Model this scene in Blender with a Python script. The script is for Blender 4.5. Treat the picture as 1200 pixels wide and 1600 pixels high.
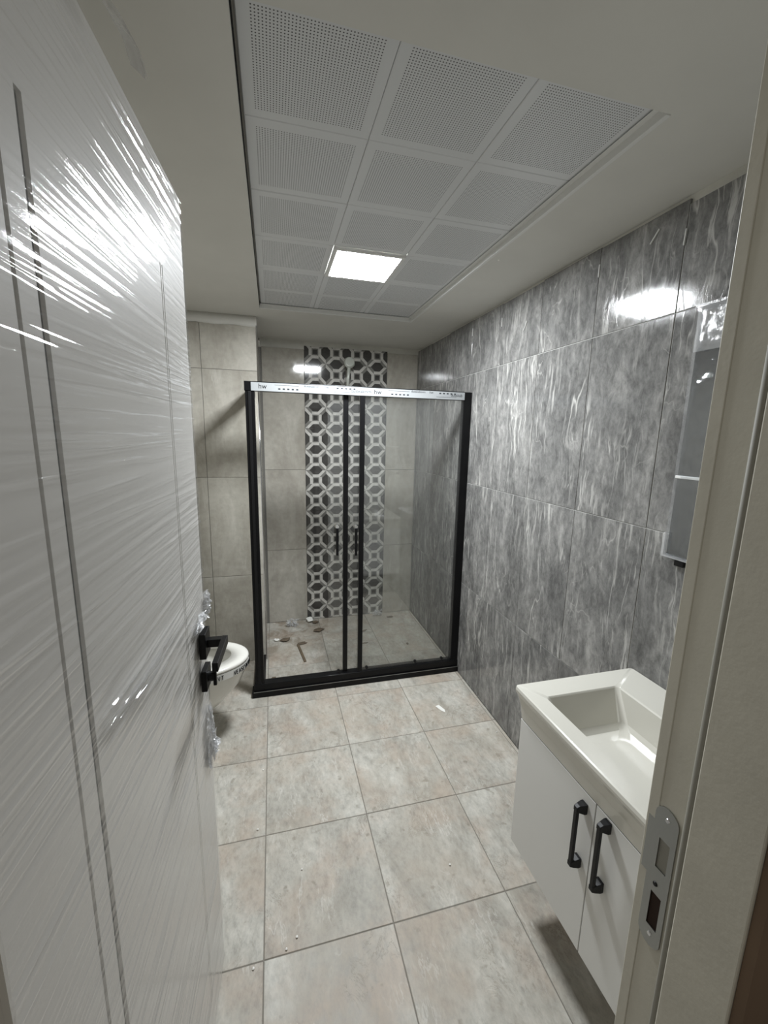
import bpy, bmesh, math, random
import numpy as np
from mathutils import Vector, Matrix, noise

for o in list(bpy.data.objects):
    bpy.data.objects.remove(o, do_unlink=True)
scene = bpy.context.scene
COL = scene.collection
random.seed(7)

# ------------------------------------------------------------------ camera
F_PX = 651.53                       # focal length in pixels of the 1200x1600 frame
cam_d = bpy.data.cameras.new('camera')
cam_d.sensor_fit = 'VERTICAL'
cam_d.sensor_height = 36.0
cam_d.lens = F_PX / 1600 * 36.0
cam_d.clip_start = 0.02
cam = bpy.data.objects.new('camera', cam_d)
COL.objects.link(cam)
R_ = Vector((0.96677709, -0.25482606, 0.02014275))
U_ = Vector((0.02656545, 0.17853269, 0.98357529))
F_ = Vector((0.25423676, 0.95036296, -0.17937088))
cam.matrix_world = Matrix(((R_.x, U_.x, -F_.x, 0.0), (R_.y, U_.y, -F_.y, 0.0),
                           (R_.z, U_.z, -F_.z, 1.593), (0, 0, 0, 1)))
scene.camera = cam

# ------------------------------------------------------------------ world, exposure
world = bpy.data.worlds.new('world')
scene.world = world
world.use_nodes = True
world.node_tree.nodes['Background'].inputs[0].default_value = (1.0, 0.95, 0.86, 1)
world.node_tree.nodes['Background'].inputs[1].default_value = 0.10
scene.view_settings.view_transform = 'Standard'
scene.view_settings.look = 'None'
scene.view_settings.gamma = 1.0
scene.view_settings.use_curve_mapping = False
scene.view_settings.exposure = 1.1
scene.cycles.transparent_max_bounces = 24
LAMP = 105.0

# ------------------------------------------------------------------ measures (metres)
XW = 1.198          # face of the dark tiles on the right wall
XL = -0.70          # face of the tiles on the left wall
YB = 3.472          # face of the tiles in the shower alcove
YP = 2.87           # face of the pier beside the shower
XP = -0.076         # free corner of the pier
YF = 0.39           # room face of the front wall
YH = 0.257          # hall face of the front wall
ZC = 2.305          # lower face of the plaster ceiling
TT = 0.009          # tile thickness
GAP = 0.0028


# ------------------------------------------------------------------ node helpers
class NB:
    def __init__(self, name):
        self.m = bpy.data.materials.new(name)
        self.m.use_nodes = True
        self.t = self.m.node_tree
        self.t.nodes.clear()
        self.out = self.n('ShaderNodeOutputMaterial')

    def n(self, typ, **kw):
        x = self.t.nodes.new(typ)
        for k, v in kw.items():
            setattr(x, k, v)
        return x

    def put(self, sock, v):
        if isinstance(v, bpy.types.NodeSocket):
            self.t.links.new(v, sock)
        elif v is not None:
            if isinstance(v, tuple) and len(v) == 3 and sock.type == 'RGBA':
                v = (*v, 1)
            sock.default_value = v

    def math(self, op, a, b=None, c=None):
        x = self.n('ShaderNodeMath', operation=op)
        self.put(x.inputs[0], a)
        self.put(x.inputs[1], b)
        self.put(x.inputs[2], c)
        return x.outputs[0]

    def vmath(self, op, a, b=None):
        x = self.n('ShaderNodeVectorMath', operation=op)
        self.put(x.inputs[0], a)
        self.put(x.inputs[1], b)
        return x.outputs[0]

    def noise(self, vec, scale, detail=3.0, rough=0.5, dist=0.0):
        x = self.n('ShaderNodeTexNoise')
        self.put(x.inputs['Vector'], vec)
        self.put(x.inputs['Scale'], scale)
        self.put(x.inputs['Detail'], detail)
        self.put(x.inputs['Roughness'], rough)
        self.put(x.inputs['Distortion'], dist)
        return x.outputs['Fac']

    def ramp(self, fac, stops, interp='LINEAR'):
        x = self.n('ShaderNodeValToRGB')
        x.color_ramp.interpolation = interp
        els = x.color_ramp.elements
        while len(els) > 1:
            els.remove(els[-1])
        for i, (p, c) in enumerate(stops):
            e = els[0] if i == 0 else els.new(p)
            e.position = p
            e.color = (c, c, c, 1) if isinstance(c, (int, float)) else (*c, 1)
        self.put(x.inputs[0], fac)
        return x.outputs[0]

    def mix(self, fac, a, b, blend='MIX'):
        x = self.n('ShaderNodeMix', data_type='RGBA', blend_type=blend)
        self.put(x.inputs[0], fac)
        self.put(x.inputs[6], a)
        self.put(x.inputs[7], b)
        return x.outputs[2]

    def bump(self, h, strength=0.3, dist=0.002):
        x = self.n('ShaderNodeBump')
        self.put(x.inputs['Height'], h)
        x.inputs['Strength'].default_value = strength
        x.inputs['Distance'].default_value = dist
        return x.outputs[0]

    def mapping(self, vec, rot=(0, 0, 0), scale=(1, 1, 1)):
        x = self.n('ShaderNodeMapping')
        self.put(x.inputs[0], vec)
        x.inputs['Rotation'].default_value = rot
        x.inputs['Scale'].default_value = scale
        return x.outputs[0]

    def objco(self):
        return self.n('ShaderNodeTexCoord').outputs['Object']

    def tileco(self):
        """uv in metres on the tile, moved by a random amount for each tile"""
        uv = self.n('ShaderNodeTexCoord').outputs['UV']
        rnd = self.n('ShaderNodeObjectInfo').outputs['Random']
        c = self.n('ShaderNodeCombineXYZ')
        self.put(c.inputs[0], self.math('MULTIPLY', rnd, 37.0))
        self.put(c.inputs[1], self.math('MULTIPLY', rnd, 91.0))
        self.put(c.inputs[2], self.math('MULTIPLY', rnd, 13.0))
        return self.vmath('ADD', uv, c.outputs[0])

    def bsdf(self, color, rough=0.5, metal=0.0, normal=None, spec=0.5, coat=0.0):
        x = self.n('ShaderNodeBsdfPrincipled')
        self.put(x.inputs['Base Color'], color)
        self.put(x.inputs['Roughness'], rough)
        self.put(x.inputs['Metallic'], metal)
        self.put(x.inputs['Specular IOR Level'], spec)
        if coat:
            x.inputs['Coat Weight'].default_value = coat
            x.inputs['Coat Roughness'].default_value = 0.08
        if normal is not None:
            self.put(x.inputs['Normal'], normal)
        self.t.links.new(x.outputs[0], self.out.inputs[0])
        return self.m


M = {}


def plain(name, color, rough=0.5, metal=0.0, spec=0.5, grain=0.0, scale=60.0, var=0.0):
    b = NB(name)
    co = b.objco()
    nrm = None
    col = color
    if grain:
        nrm = b.bump(b.noise(co, scale, 4), grain, 0.002)
    if var:
        k = b.ramp(b.noise(co, scale * 0.12, 4), [(0.3, 1 - var), (0.7, 1 + var)])
        col = b.mix(1.0, color, k, 'MULTIPLY')
    M[name] = b.bsdf(col, rough, metal, nrm, spec)


plain('plaster', (0.66, 0.65, 0.61), 0.7, grain=0.15, scale=40, var=0.03)
plain('rough_plaster', (0.62, 0.61, 0.56), 0.85, grain=0.6, scale=90, var=0.08)
plain('grout_light', (0.42, 0.42, 0.40), 0.8, grain=0.2)
plain('grout_dark', (0.16, 0.155, 0.14), 0.85, grain=0.2)
plain('grout_floor', (0.20, 0.185, 0.16), 0.85, grain=0.2)
plain('white_lacquer', (0.74, 0.73, 0.69), 0.32, grain=0.03, scale=200)
plain('door_white', (0.72, 0.70, 0.66), 0.5, spec=0.15)
plain('frame_white', (0.60, 0.575, 0.49), 0.45, grain=0.15, scale=120, var=0.04)
plain('seal_grey', (0.30, 0.29, 0.25), 0.6)
plain('ceramic', (0.62, 0.605, 0.545), 0.16, spec=0.5)
plain('ceramic_white', (0.70, 0.69, 0.645), 0.16, spec=0.5)
plain('cabinet_white', (0.70, 0.695, 0.67), 0.38, spec=0.35)
plain('black_metal', (0.004, 0.004, 0.0045), 0.32, spec=0.22)
plain('black_matt', (0.007, 0.007, 0.0075), 0.45, spec=0.25)
plain('chrome', (0.72, 0.72, 0.73), 0.12, 1.0)
plain('steel', (0.40, 0.41, 0.40), 0.33, 1.0, grain=0.1, scale=180)
plain('brown_wall', (0.16, 0.105, 0.065), 0.75, grain=0.4, scale=30, var=0.25)
plain('hall_floor', (0.30, 0.27, 0.22), 0.6, grain=0.2, var=0.1)
plain('void_brown', (0.03, 0.014, 0.008), 0.9)
plain('tape_white', (0.27, 0.28, 0.285), 0.6, spec=0.05)
plain('strip_white', (0.66, 0.66, 0.64), 0.5, spec=0.2)
plain('ink', (0.006, 0.0065, 0.008), 0.8, spec=0.02)
plain('ink_grey', (0.030, 0.032, 0.036), 0.8, spec=0.02)
plain('profile_white', (0.72, 0.72, 0.70), 0.35)
plain('wood_strip', (0.12, 0.088, 0.055), 0.7, grain=0.4, scale=120, var=0.2)
plain('mud', (0.13, 0.10, 0.07), 0.9, grain=0.6, var=0.2)
plain('crumb_white', (0.80, 0.79, 0.75), 0.7, grain=0.5)
plain('mirror_glass', (0.17, 0.18, 0.185), 0.08, 1.0)
plain('board_grey', (0.20, 0.21, 0.215), 0.4)
plain('nozzle_plate', (0.55, 0.57, 0.52), 0.35, 0.2)
plain('water_grey', (0.34, 0.33, 0.31), 0.15)


def dark_tile():
    b = NB('dark_tile')
    co = b.tileco()
    tilt = math.radians(-23)
    wr_n = b.n('ShaderNodeTexNoise')
    b.put(wr_n.inputs['Vector'], co)
    wr_n.inputs['Scale'].default_value = 5.0
    wr_n.inputs['Detail'].default_value = 3.0
    sc = b.n('ShaderNodeVectorMath', operation='SCALE')
    b.put(sc.inputs[0], wr_n.outputs['Color'])
    sc.inputs['Scale'].default_value = 0.055
    cw = b.vmath('ADD', co, sc.outputs[0])
    cloud = b.noise(b.mapping(cw, (0, 0, tilt), (1.9, 0.75, 1)), 4.0, 8, 0.66, 0.4)
    mott = b.noise(b.mapping(cw, (0, 0, tilt), (1.5, 0.8, 1)), 30, 9, 0.74, 0.3)
    grain = b.noise(co, 130, 4, 0.6)

    def vein(scale, rot, sx, sy, width, off):
        v = b.noise(b.mapping(b.vmath('ADD', cw, (off, off, 0.0)), (0, 0, math.radians(rot)), (sx, sy, 1)), scale, 4, 0.5, 0.15)
        d = b.math('ABSOLUTE', b.math('SUBTRACT', v, 0.5))
        return b.ramp(d, [(0.0, 1.0), (width, 0.0)])
    gate = b.ramp(b.noise(b.mapping(co, (0, 0, tilt), (1.6, 0.6, 1)), 4.2, 3), [(0.42, 0.0), (0.60, 1.0)])
    gate2 = b.ramp(b.noise(b.vmath('ADD', co, (7.0, 3.0, 0.0)), 5.0, 3), [(0.50, 0.0), (0.66, 1.0)])
    v1 = b.math('MULTIPLY', vein(1.5, -23, 3.6, 0.42, 0.008, 0.0), gate)
    v2 = b.math('MULTIPLY', vein(2.4, -29, 3.4, 0.5, 0.008, 5.0), gate2)
    v3 = b.math('MULTIPLY', b.math('MULTIPLY', vein(3.0, 20, 1.4, 0.9, 0.006, 9.0), gate2), 0.6)
    # clusters of short pale streaks
    stn = b.noise(b.mapping(cw, (0, 0, tilt), (9.0, 0.75, 1)), 7.0, 5, 0.6, 0.1)
    stg = b.ramp(b.noise(b.mapping(b.vmath('ADD', co, (2.0, 6.0, 0.0)), (0, 0, tilt), (1.5, 0.7, 1)), 3.4, 4), [(0.47, 0.0), (0.62, 1.0)])
    st = b.math('MULTIPLY', b.math('MULTIPLY', b.ramp(stn, [(0.53, 0.0), (0.62, 1.0)]), stg), 0.8)
    vv = b.math('MAXIMUM', b.math('MAXIMUM', v1, st), b.math('MAXIMUM', v2, v3))
    col = b.ramp(cloud, [(0.28, (0.095, 0.094, 0.092)), (0.48, (0.165, 0.163, 0.158)), (0.70, (0.285, 0.28, 0.268))])
    col = b.mix(1.0, col, b.ramp(mott, [(0.34, 0.66), (0.5, 1.0), (0.66, 1.34)]), 'MULTIPLY')
    col = b.mix(b.math('MULTIPLY', vv, 0.75), col, (0.56, 0.55, 0.52))
    h = b.math('ADD', b.math('MULTIPLY', mott, 0.55), b.math('ADD', b.math('MULTIPLY', vv, 0.5), b.math('MULTIPLY', grain, 0.06)))
    rough = b.ramp(mott, [(0.3, 0.05), (0.7, 0.13)])
    M['dark_tile'] = b.bsdf(col, rough, 0, b.bump(h, 0.20, 0.0016), 0.32)


def beige_tile(name, c0, c1, c2, rlo, rhi, vein=0.35):
    b = NB(name)
    co = b.tileco()
    cloud = b.noise(b.mapping(co, (0, 0, math.radians(-25)), (1.6, 0.7, 1)), 3.2, 6, 0.62, 0.8)
    fine = b.noise(co, 26, 5, 0.65)
    v = b.noise(b.mapping(co, (0, 0, math.radians(-28)), (2.4, 0.5, 1)), 2.4, 5, 0.55, 0.5)
    d = b.ramp(b.math('ABSOLUTE', b.math('SUBTRACT', v, 0.5)), [(0.0, 1.0), (0.014, 0.0)])
    gate = b.ramp(b.noise(co, 4.0, 2), [(0.48, 0.0), (0.68, 1.0)])
    vv = b.math('MULTIPLY', d, gate)
    col = b.ramp(cloud, [(0.28, c0), (0.5, c1), (0.72, c2)])
    k = b.ramp(fine, [(0.3, 0.90), (0.7, 1.08)])
    col = b.mix(1.0, col, k, 'MULTIPLY')
    col = b.mix(b.math('MULTIPLY', vv, vein), col, (0.62, 0.60, 0.55))
    M[name] = b.bsdf(col, b.ramp(fine, [(0.3, rlo), (0.7, rhi)]), 0,
                     b.bump(b.math('ADD', cloud, b.math('MULTIPLY', fine, 0.5)), 0.12, 0.002), 0.5)


def floor_tile_mat():
    b = NB('floor_tile')
    co = b.tileco()
    g = b.n('ShaderNodeNewGeometry').outputs['Position']
    cloud = b.noise(b.mapping(co, (0, 0, 0.35), (1.5, 0.65, 1)), 4.2, 7, 0.66, 0.7)
    warm = b.noise(b.vmath('ADD', co, (3.0, 8.0, 0.0)), 5.0, 4, 0.6)
    fine = b.noise(b.mapping(co, (0, 0, 0.35), (1.4, 0.8, 1)), 34, 7, 0.72)
    col = b.ramp(cloud, [(0.30, (0.30, 0.283, 0.245)), (0.5, (0.425, 0.408, 0.362)), (0.70, (0.56, 0.545, 0.495))])
    col = b.mix(b.ramp(warm, [(0.46, 0.0), (0.66, 0.75)]), col, (0.40, 0.335, 0.275))
    col = b.mix(1.0, col, b.ramp(fine, [(0.30, 0.74), (0.5, 1.0), (0.70, 1.18)]), 'MULTIPLY')
    # dark worn flecks and short scratches of the stone print
    v = b.noise(b.mapping(co, (0, 0, 0.5), (1.0, 0.6, 1)), 9.0, 7, 0.72, 0.8)
    fl = b.math('MULTIPLY', b.ramp(b.math('ABSOLUTE', b.math('SUBTRACT', v, 0.52)), [(0.0, 1.0), (0.016, 0.0)]),
                b.ramp(b.noise(co, 5.6, 3), [(0.48, 0.0), (0.60, 1.0)]))
    col = b.mix(b.math('MULTIPLY', fl, 0.55), col, (0.17, 0.15, 0.115))
    w = b.noise(b.mapping(b.vmath('ADD', co, (4.0, 1.0, 0.0)), (0, 0, 0.4), (2.2, 0.5, 1)), 6.0, 5, 0.6, 0.3)
    lv = b.math('MULTIPLY', b.ramp(b.math('ABSOLUTE', b.math('SUBTRACT', w, 0.5)), [(0.0, 1.0), (0.014, 0.0)]),
                b.ramp(b.noise(b.vmath('ADD', co, (1.0, 9.0, 0.0)), 6.0, 3), [(0.50, 0.0), (0.62, 1.0)]))
    col = b.mix(b.math('MULTIPLY', lv, 0.5), col, (0.66, 0.645, 0.60))
    sp = b.ramp(b.noise(co, 21, 3), [(0.66, 0.0), (0.74, 0.6)])
    col = b.mix(sp, col, (0.20, 0.18, 0.14))
    # building dust trodden over the floor, mud near the shower end
    dirt = b.ramp(b.noise(g, 2.6, 6, 0.62), [(0.46, 0.0), (0.70, 0.5)])
    col = b.mix(dirt, col, (0.40, 0.345, 0.275))
    sx = b.n('ShaderNodeSeparateXYZ')
    b.put(sx.inputs[0], g)
    far = b.math('MULTIPLY', b.ramp(b.math('DIVIDE', sx.outputs[1], 4.0), [(0.62, 0.0), (0.80, 1.0)]),
                 b.ramp(b.math('MULTIPLY', b.math('ADD', sx.outputs[0], 0.2), 1.0), [(0.35, 1.0), (0.75, 0.35)]))
    mud = b.math('MULTIPLY', b.ramp(b.noise(g, 7.0, 6, 0.66, 0.6), [(0.47, 0.0), (0.62, 0.75)]), far)
    col = b.mix(mud, col, (0.20, 0.155, 0.11))
    M['floor_tile'] = b.bsdf(col, b.ramp(fine, [(0.3, 0.42), (0.7, 0.60)]), 0,
                             b.bump(b.math('ADD', cloud, b.math('MULTIPLY', fine, 0.4)), 0.12, 0.002), 0.35)


def decor_tile():
    b = NB('decor_tile')
    uv = b.n('ShaderNodeTexCoord').outputs['UV']
    s = b.n('ShaderNodeSeparateXYZ')
    b.put(s.inputs[0], uv)
    P = 0.1685
    u = b.math('DIVIDE', s.outputs[0], P)
    v = b.math('DIVIDE', s.outputs[1], P)
    fr = lambda a, off: b.math('SUBTRACT', b.math('FRACT', b.math('ADD', a, off)), 0.5)
    x0, x5 = fr(u, 0.0), fr(u, 0.5)          # x0 = 0 at half cells, x5 = 0 at whole cells
    y0, y5 = fr(v, 0.0), fr(v, 0.5)
    ab = lambda a: b.math('ABSOLUTE', a)
    lt = lambda a, c: b.math('LESS_THAN', a, c)
    gt = lambda a, c: b.math('GREATER_THAN', a, c)
    AND = lambda *q: q[0] if len(q) == 1 else b.math('MULTIPLY', q[0], AND(*q[1:]))
    inV = lt(b.math('ADD', ab(x5), ab(y0)), 0.5)

    def cell(p, q, same):
        """one turned square: p across, q towards the stars; returns (dark, white) masks"""
        s_ = b.math('ADD', ab(p), ab(q))
        dark_ = AND(lt(s_, 0.325), lt(ab(p), 0.21))
        bar = AND(gt(ab(p), 0.21), lt(ab(p), 0.345), lt(ab(q), 0.165))
        pq = b.math('MULTIPLY', p, q)
        arm = AND(gt(s_, 0.325), lt(ab(p), 0.345), gt(pq, 0.0) if same else lt(pq, 0.0))
        return dark_, b.math('MAXIMUM', bar, arm)
    dV, wV = cell(x5, y0, True)
    dH, wH = cell(y5, x0, False)
    sq = lt(b.math('MAXIMUM', ab(x0), ab(y0)), 0.105)
    co = b.noise(uv, 24, 5, 0.65)
    k = b.ramp(co, [(0.3, 0.8), (0.7, 1.2)])
    white, grey, dark = (0.56, 0.545, 0.51), (0.20, 0.195, 0.18), (0.058, 0.055, 0.052)
    cV = b.mix(dV, b.mix(wV, grey, white), dark)
    cH = b.mix(dH, b.mix(wH, grey, white), dark)
    col = b.mix(inV, cH, cV)
    col = b.mix(sq, col, (0.052, 0.05, 0.048))
    col = b.mix(1.0, col, k, 'MULTIPLY')
    M['decor_tile'] = b.bsdf(col, 0.07, 0, b.bump(co, 0.05, 0.001), 0.55)


def perforated():
    b = NB('perforated_metal')
    uv = b.n('ShaderNodeTexCoord').outputs['UV']
    s = b.n('ShaderNodeSeparateXYZ')
    b.put(s.inputs[0], uv)
    P = 0.0066
    fx = b.math('SUBTRACT', b.math('FRACT', b.math('DIVIDE', s.outputs[0], P)), 0.5)
    fy = b.math('SUBTRACT', b.math('FRACT', b.math('DIVIDE', s.outputs[1], P)), 0.5)
    r = b.math('ADD', b.math('POWER', fx, 2.0), b.math('POWER', fy, 2.0))
    hole = b.math('LESS_THAN', r, 0.23 ** 2)
    fld = b.math('MULTIPLY', b.math('LESS_THAN', b.math('ABSOLUTE', s.outputs[0]), 0.1235),
                 b.math('LESS_THAN', b.math('ABSOLUTE', s.outputs[1]), 0.1235))
    hole = b.math('MULTIPLY', hole, fld)
    col = b.mix(hole, (0.68, 0.69, 0.70), (0.10, 0.10, 0.105))
    M['perforated_metal'] = b.bsdf(col, b.math('ADD', 0.34, b.math('MULTIPLY', hole, 0.5)), 0, None, 0.5)


def film(name, rough, ior, tint, haze, bump_s, sx, sy):
    b = NB(name)
    co = b.objco()
    n1 = b.noise(b.mapping(co, (0, 0, 0), (sx, sx, sy)), 1.0, 5, 0.6, 0.3)
    nrm = b.bump(n1, bump_s, 0.003)
    lw = b.n('ShaderNodeLayerWeight')                 # Schlick reflection, the same from both sides
    lw.inputs['Blend'].default_value = 0.5
    b.put(lw.inputs['Normal'], nrm)
    f0 = ((ior - 1) / (ior + 1)) ** 2
    fz = b.math('ADD', f0, b.math('MULTIPLY', 1 - f0, b.math('POWER', lw.outputs['Facing'], 5.0)))
    tr = b.n('ShaderNodeBsdfTransparent')
    b.put(tr.inputs[0], tint)
    gl = b.n('ShaderNodeBsdfGlossy')
    b.put(gl.inputs['Color'], (1, 1, 1))
    b.put(gl.inputs['Roughness'], rough)
    b.put(gl.inputs['Normal'], nrm)
    df = b.n('ShaderNodeBsdfDiffuse')
    b.put(df.inputs['Color'], (0.75, 0.76, 0.77))
    b.put(df.inputs['Normal'], nrm)
    m1 = b.n('ShaderNodeMixShader')
    b.put(m1.inputs[0], haze)
    b.t.links.new(tr.outputs[0], m1.inputs[1])
    b.t.links.new(df.outputs[0], m1.inputs[2])
    m2 = b.n('ShaderNodeMixShader')
    b.put(m2.inputs[0], fz)
    b.t.links.new(m1.outputs[0], m2.inputs[1])
    b.t.links.new(gl.outputs[0], m2.inputs[2])
    b.t.links.new(m2.outputs[0], b.out.inputs[0])
    M[name] = b.m


def emit(name, color, strength):
    b = NB(name)
    e = b.n('ShaderNodeEmission')
    b.put(e.inputs[0], color)
    b.put(e.inputs[1], strength)
    b.t.links.new(e.outputs[0], b.out.inputs[0])
    M[name] = b.m


dark_tile()
beige_tile('beige_tile', (0.32, 0.298, 0.256), (0.41, 0.387, 0.338), (0.51, 0.487, 0.433), 0.05, 0.10)
floor_tile_mat()
decor_tile()
perforated()
film('stretch_film', 0.05, 1.50, (0.96, 0.96, 0.965), 0.07, 0.10, 3.0, 240.0)
film('crumpled_film', 0.12, 1.7, (0.93, 0.93, 0.935), 0.34, 0.5, 90.0, 90.0)
film('wrap_film', 0.06, 1.6, (0.90, 0.91, 0.92), 0.10, 0.8, 26.0, 26.0)
film('shower_glass', 0.0, 1.5, (0.975, 0.98, 0.976), 0.012, 0.0, 1.0, 1.0)
emit('led', (0.93, 0.97, 1.0), LAMP)


# ------------------------------------------------------------------ mesh helpers
def link(name, me, mat=None, parent=None, loc=None, rot=None):
    o = bpy.data.objects.new(name, me)
    COL.objects.link(o)
    if mat and me is not None and not me.materials:
        me.materials.append(M[mat])
    if parent is not None:
        o.parent = parent
    if loc is not None:
        o.location = loc
    if rot is not None:
        o.rotation_euler = rot
    return o


def tag(o, label, cat, group=None, kind=None):
    o['label'] = label
    o['category'] = cat
    if group:
        o['group'] = group
    if kind:
        o['kind'] = kind
    return o


def thing(name, label, cat, loc=(0, 0, 0), rotz=0.0, group=None, kind=None):
    o = link(name, None, None, None, loc, (0, 0, rotz))
    o.empty_display_size = 0.05
    return tag(o, label, cat, group, kind)


def bm_box(bm, x0, x1, y0, y1, z0, z1):
    v = [bm.verts.new((x, y, z)) for x in (x0, x1) for y in (y0, y1) for z in (z0, z1)]
    for f in ((0, 1, 3, 2), (4, 6, 7, 5), (0, 4, 5, 1), (2, 3, 7, 6), (0, 2, 6, 4), (1, 5, 7, 3)):
        bm.faces.new([v[i] for i in f])
    return v


def finish(bm, name, bevel=0.0, seg=2, smooth=False):
    bmesh.ops.recalc_face_normals(bm, faces=bm.faces[:])
    if bevel:
        es = [e for e in bm.edges if len(e.link_faces) == 2 and e.calc_face_angle(0) > 0.5]
        bmesh.ops.bevel(bm, geom=es, offset=bevel, segments=seg, affect='EDGES', clamp_overlap=True, profile=0.5)
    if smooth:
        for f in bm.faces:
            f.smooth = True
    me = bpy.data.meshes.new(name)
    bm.to_mesh(me)
    bm.free()
    return me


def box(name, x0, x1, y0, y1, z0, z1, mat, parent=None, bevel=0.0, seg=2):
    bm = bmesh.new()
    bm_box(bm, x0, x1, y0, y1, z0, z1)
    return link(name, finish(bm, name, bevel, seg), mat, parent)


def boxes(name, lst, mat, parent=None, bevel=0.0):
    bm = bmesh.new()
    for b in lst:
        bm_box(bm, *b)
    return link(name, finish(bm, name, bevel), mat, parent)


def tube(bm, pts, rad, n=10, cap=True):
    pts = [Vector(p) for p in pts]
    rads = rad if isinstance(rad, (list, tuple)) else [rad] * len(pts)
    t0 = (pts[1] - pts[0]).normalized()
    ref = Vector((0, 0, 1)) if abs(t0.z) < 0.9 else Vector((1, 0, 0))
    rings = []
    for i, p in enumerate(pts):
        t = (pts[min(i + 1, len(pts) - 1)] - pts[max(i - 1, 0)]).normalized()
        a = t.cross(ref).normalized()
        b = a.cross(t)
        rings.append([bm.verts.new(p + (a * math.cos(k * 2 * math.pi / n) + b * math.sin(k * 2 * math.pi / n)) * rads[i])
                      for k in range(n)])
    for i in range(len(rings) - 1):
        for k in range(n):
            bm.faces.new((rings[i][k], rings[i][(k + 1) % n], rings[i + 1][(k + 1) % n], rings[i + 1][k]))
    if cap:
        bm.faces.new(rings[0][::-1])
        bm.faces.new(rings[-1])


def tube_obj(name, pts, rad, mat, parent=None, n=10):
    bm = bmesh.new()
    tube(bm, pts, rad, n)
    return link(name, finish(bm, name, smooth=True), mat, parent)


_tile_cache = {}


def tile_mesh(w, h, U, V, N, mat, uvo=None, th=TT, ch=0.0012):
    """a bevelled tile centred on its face centre; U,V,N give its axes; uv in metres"""
    key = (round(w, 4), round(h, 4), tuple(U), tuple(V), mat, uvo)
    if key in _tile_cache:
        return _tile_cache[key]
    U, V, N = Vector(U), Vector(V), Vector(N)
    a, c = w / 2, h / 2
    co = []
    for (k, n) in ((0.0, -th), (0.0, -ch), (ch, 0.0)):
        for (su, sv) in ((-1, -1), (1, -1), (1, 1), (-1, 1)):
            co.append(U * (su * (a - k)) + V * (sv * (c - k)) + N * n)
    fs = [(8, 9, 10, 11), (3, 2, 1, 0)]
    for r in (0, 4):
        for i in range(4):
            j = (i + 1) % 4
            fs.append((r + i, r + j, r + 4 + j, r + 4 + i))
    me = bpy.data.meshes.new('tile')
    me.from_pydata([tuple(p) for p in co], [], fs)
    uv = me.uv_layers.new(name='UVMap')
    ox, oy = uvo if uvo else (0.0, 0.0)
    for lp in me.loops:
        p = Vector(me.vertices[lp.vertex_index].co)
        uv.data[lp.index].uv = (p.dot(U) + ox, p.dot(V) + oy)
    bm = bmesh.new()
    bm.from_mesh(me)
    bmesh.ops.recalc_face_normals(bm, faces=bm.faces[:])
    bm.to_mesh(me)
    bm.free()
    me.materials.append(M[mat])
    _tile_cache[key] = me
    return me


def lay(parent, name, us, vs, origin, U, V, N, mat, gap=GAP, jit=0.0006, skip=None):
    """lay tiles between the joint lines us (along U) and vs (along V)"""
    U3, V3, N3, O3 = Vector(U), Vector(V), Vector(N), Vector(origin)
    for i in range(len(us) - 1):
        for j in range(len(vs) - 1):
            w, h = us[i + 1] - us[i] - gap, vs[j + 1] - vs[j] - gap
            if w < 0.01 or h < 0.01 or (skip and skip(i, j)):
                continue
            me = tile_mesh(w, h, U, V, N, mat)
            p = O3 + U3 * ((us[i] + us[i + 1]) / 2) + V3 * ((vs[j] + vs[j + 1]) / 2) + N3 * random.uniform(-jit, 0)
            link(name, me, None, parent, p)


def cuts(a, b, start, pitch):
    k0 = math.ceil((a - start) / pitch - 1e-6)
    out = [a]
    x = start + k0 * pitch
    while x < b - 1e-6:
        if x > a + 1e-6:
            out.append(x)
        x += pitch
    out.append(b)
    return out


# ------------------------------------------------------------------ the setting
ZJ = [-0.0012, 0.638, 1.308, 1.979]                        # heights of the wall joints

# floor: bed of grout with the tiles on it
fl = box('floor', XL, XW, YF - 0.01, YB, -0.05, -0.0022, 'grout_floor')
tag(fl, 'beige stone-look tiled bathroom floor with thin dark joints', 'floor', kind='structure')
lay(fl, 'floor_tile', cuts(XL, XW, -0.068, 0.4157), cuts(YF, YB, 1.0659, 0.4199),
    (0, 0, 0), (1, 0, 0), (0, 1, 0), (0, 0, 1), 'floor_tile', gap=0.0032)
hf = box('floor_hall', -1.6, 2.2, -1.6, YF - 0.01, -0.05, -0.004, 'hall_floor')
tag(hf, 'plain unlit hall floor outside the bathroom doorway', 'floor', kind='structure')

# right wall, dark stone tiles
wr = box('wall_right', XW + TT, XW + 0.12, YH, YB + 0.12, -0.05, 2.42, 'rough_plaster')
tag(wr, 'right wall of dark grey stone-look tiles with pale joints', 'wall', kind='structure')
box('grout_bed', XW + 0.0025, XW + TT, YF, YB, 0.0, 2.278, 'grout_light', wr)
yc = cuts(YF, YB, 1.7805, 0.3454)
tops = [2.294 + 0.003 * math.sin(i * 2.1) - (0.012 if yc[i] < 1.0 else 0.0) for i in range(len(yc) - 1)]
for i in range(len(yc) - 1):
    lay(wr, 'wall_tile', [yc[i], yc[i + 1]], ZJ + [min(tops[i], 2.298)], (XW, 0, 0),
        (0, -1, 0) if False else (0, 1, 0), (0, 0, 1), (-1, 0, 0), 'dark_tile')
for y, z, lean in ((1.435, 2.215, 0.0), (1.09, 2.19, 0.05), (2.126, 2.20, 0.0), (2.471, 2.225, 0.0), (1.20, 2.235, 0.7), (1.90, 2.13, 0.55)):
    bm = bmesh.new()
    bm_box(bm, -0.004, 0.0008, -0.0016, 0.0016, -0.022, 0.022)
    link('tile_spacer', finish(bm, 'tile_spacer', 0.0004), 'strip_white', wr, (XW, y, z), (lean, 0, 0))

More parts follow.
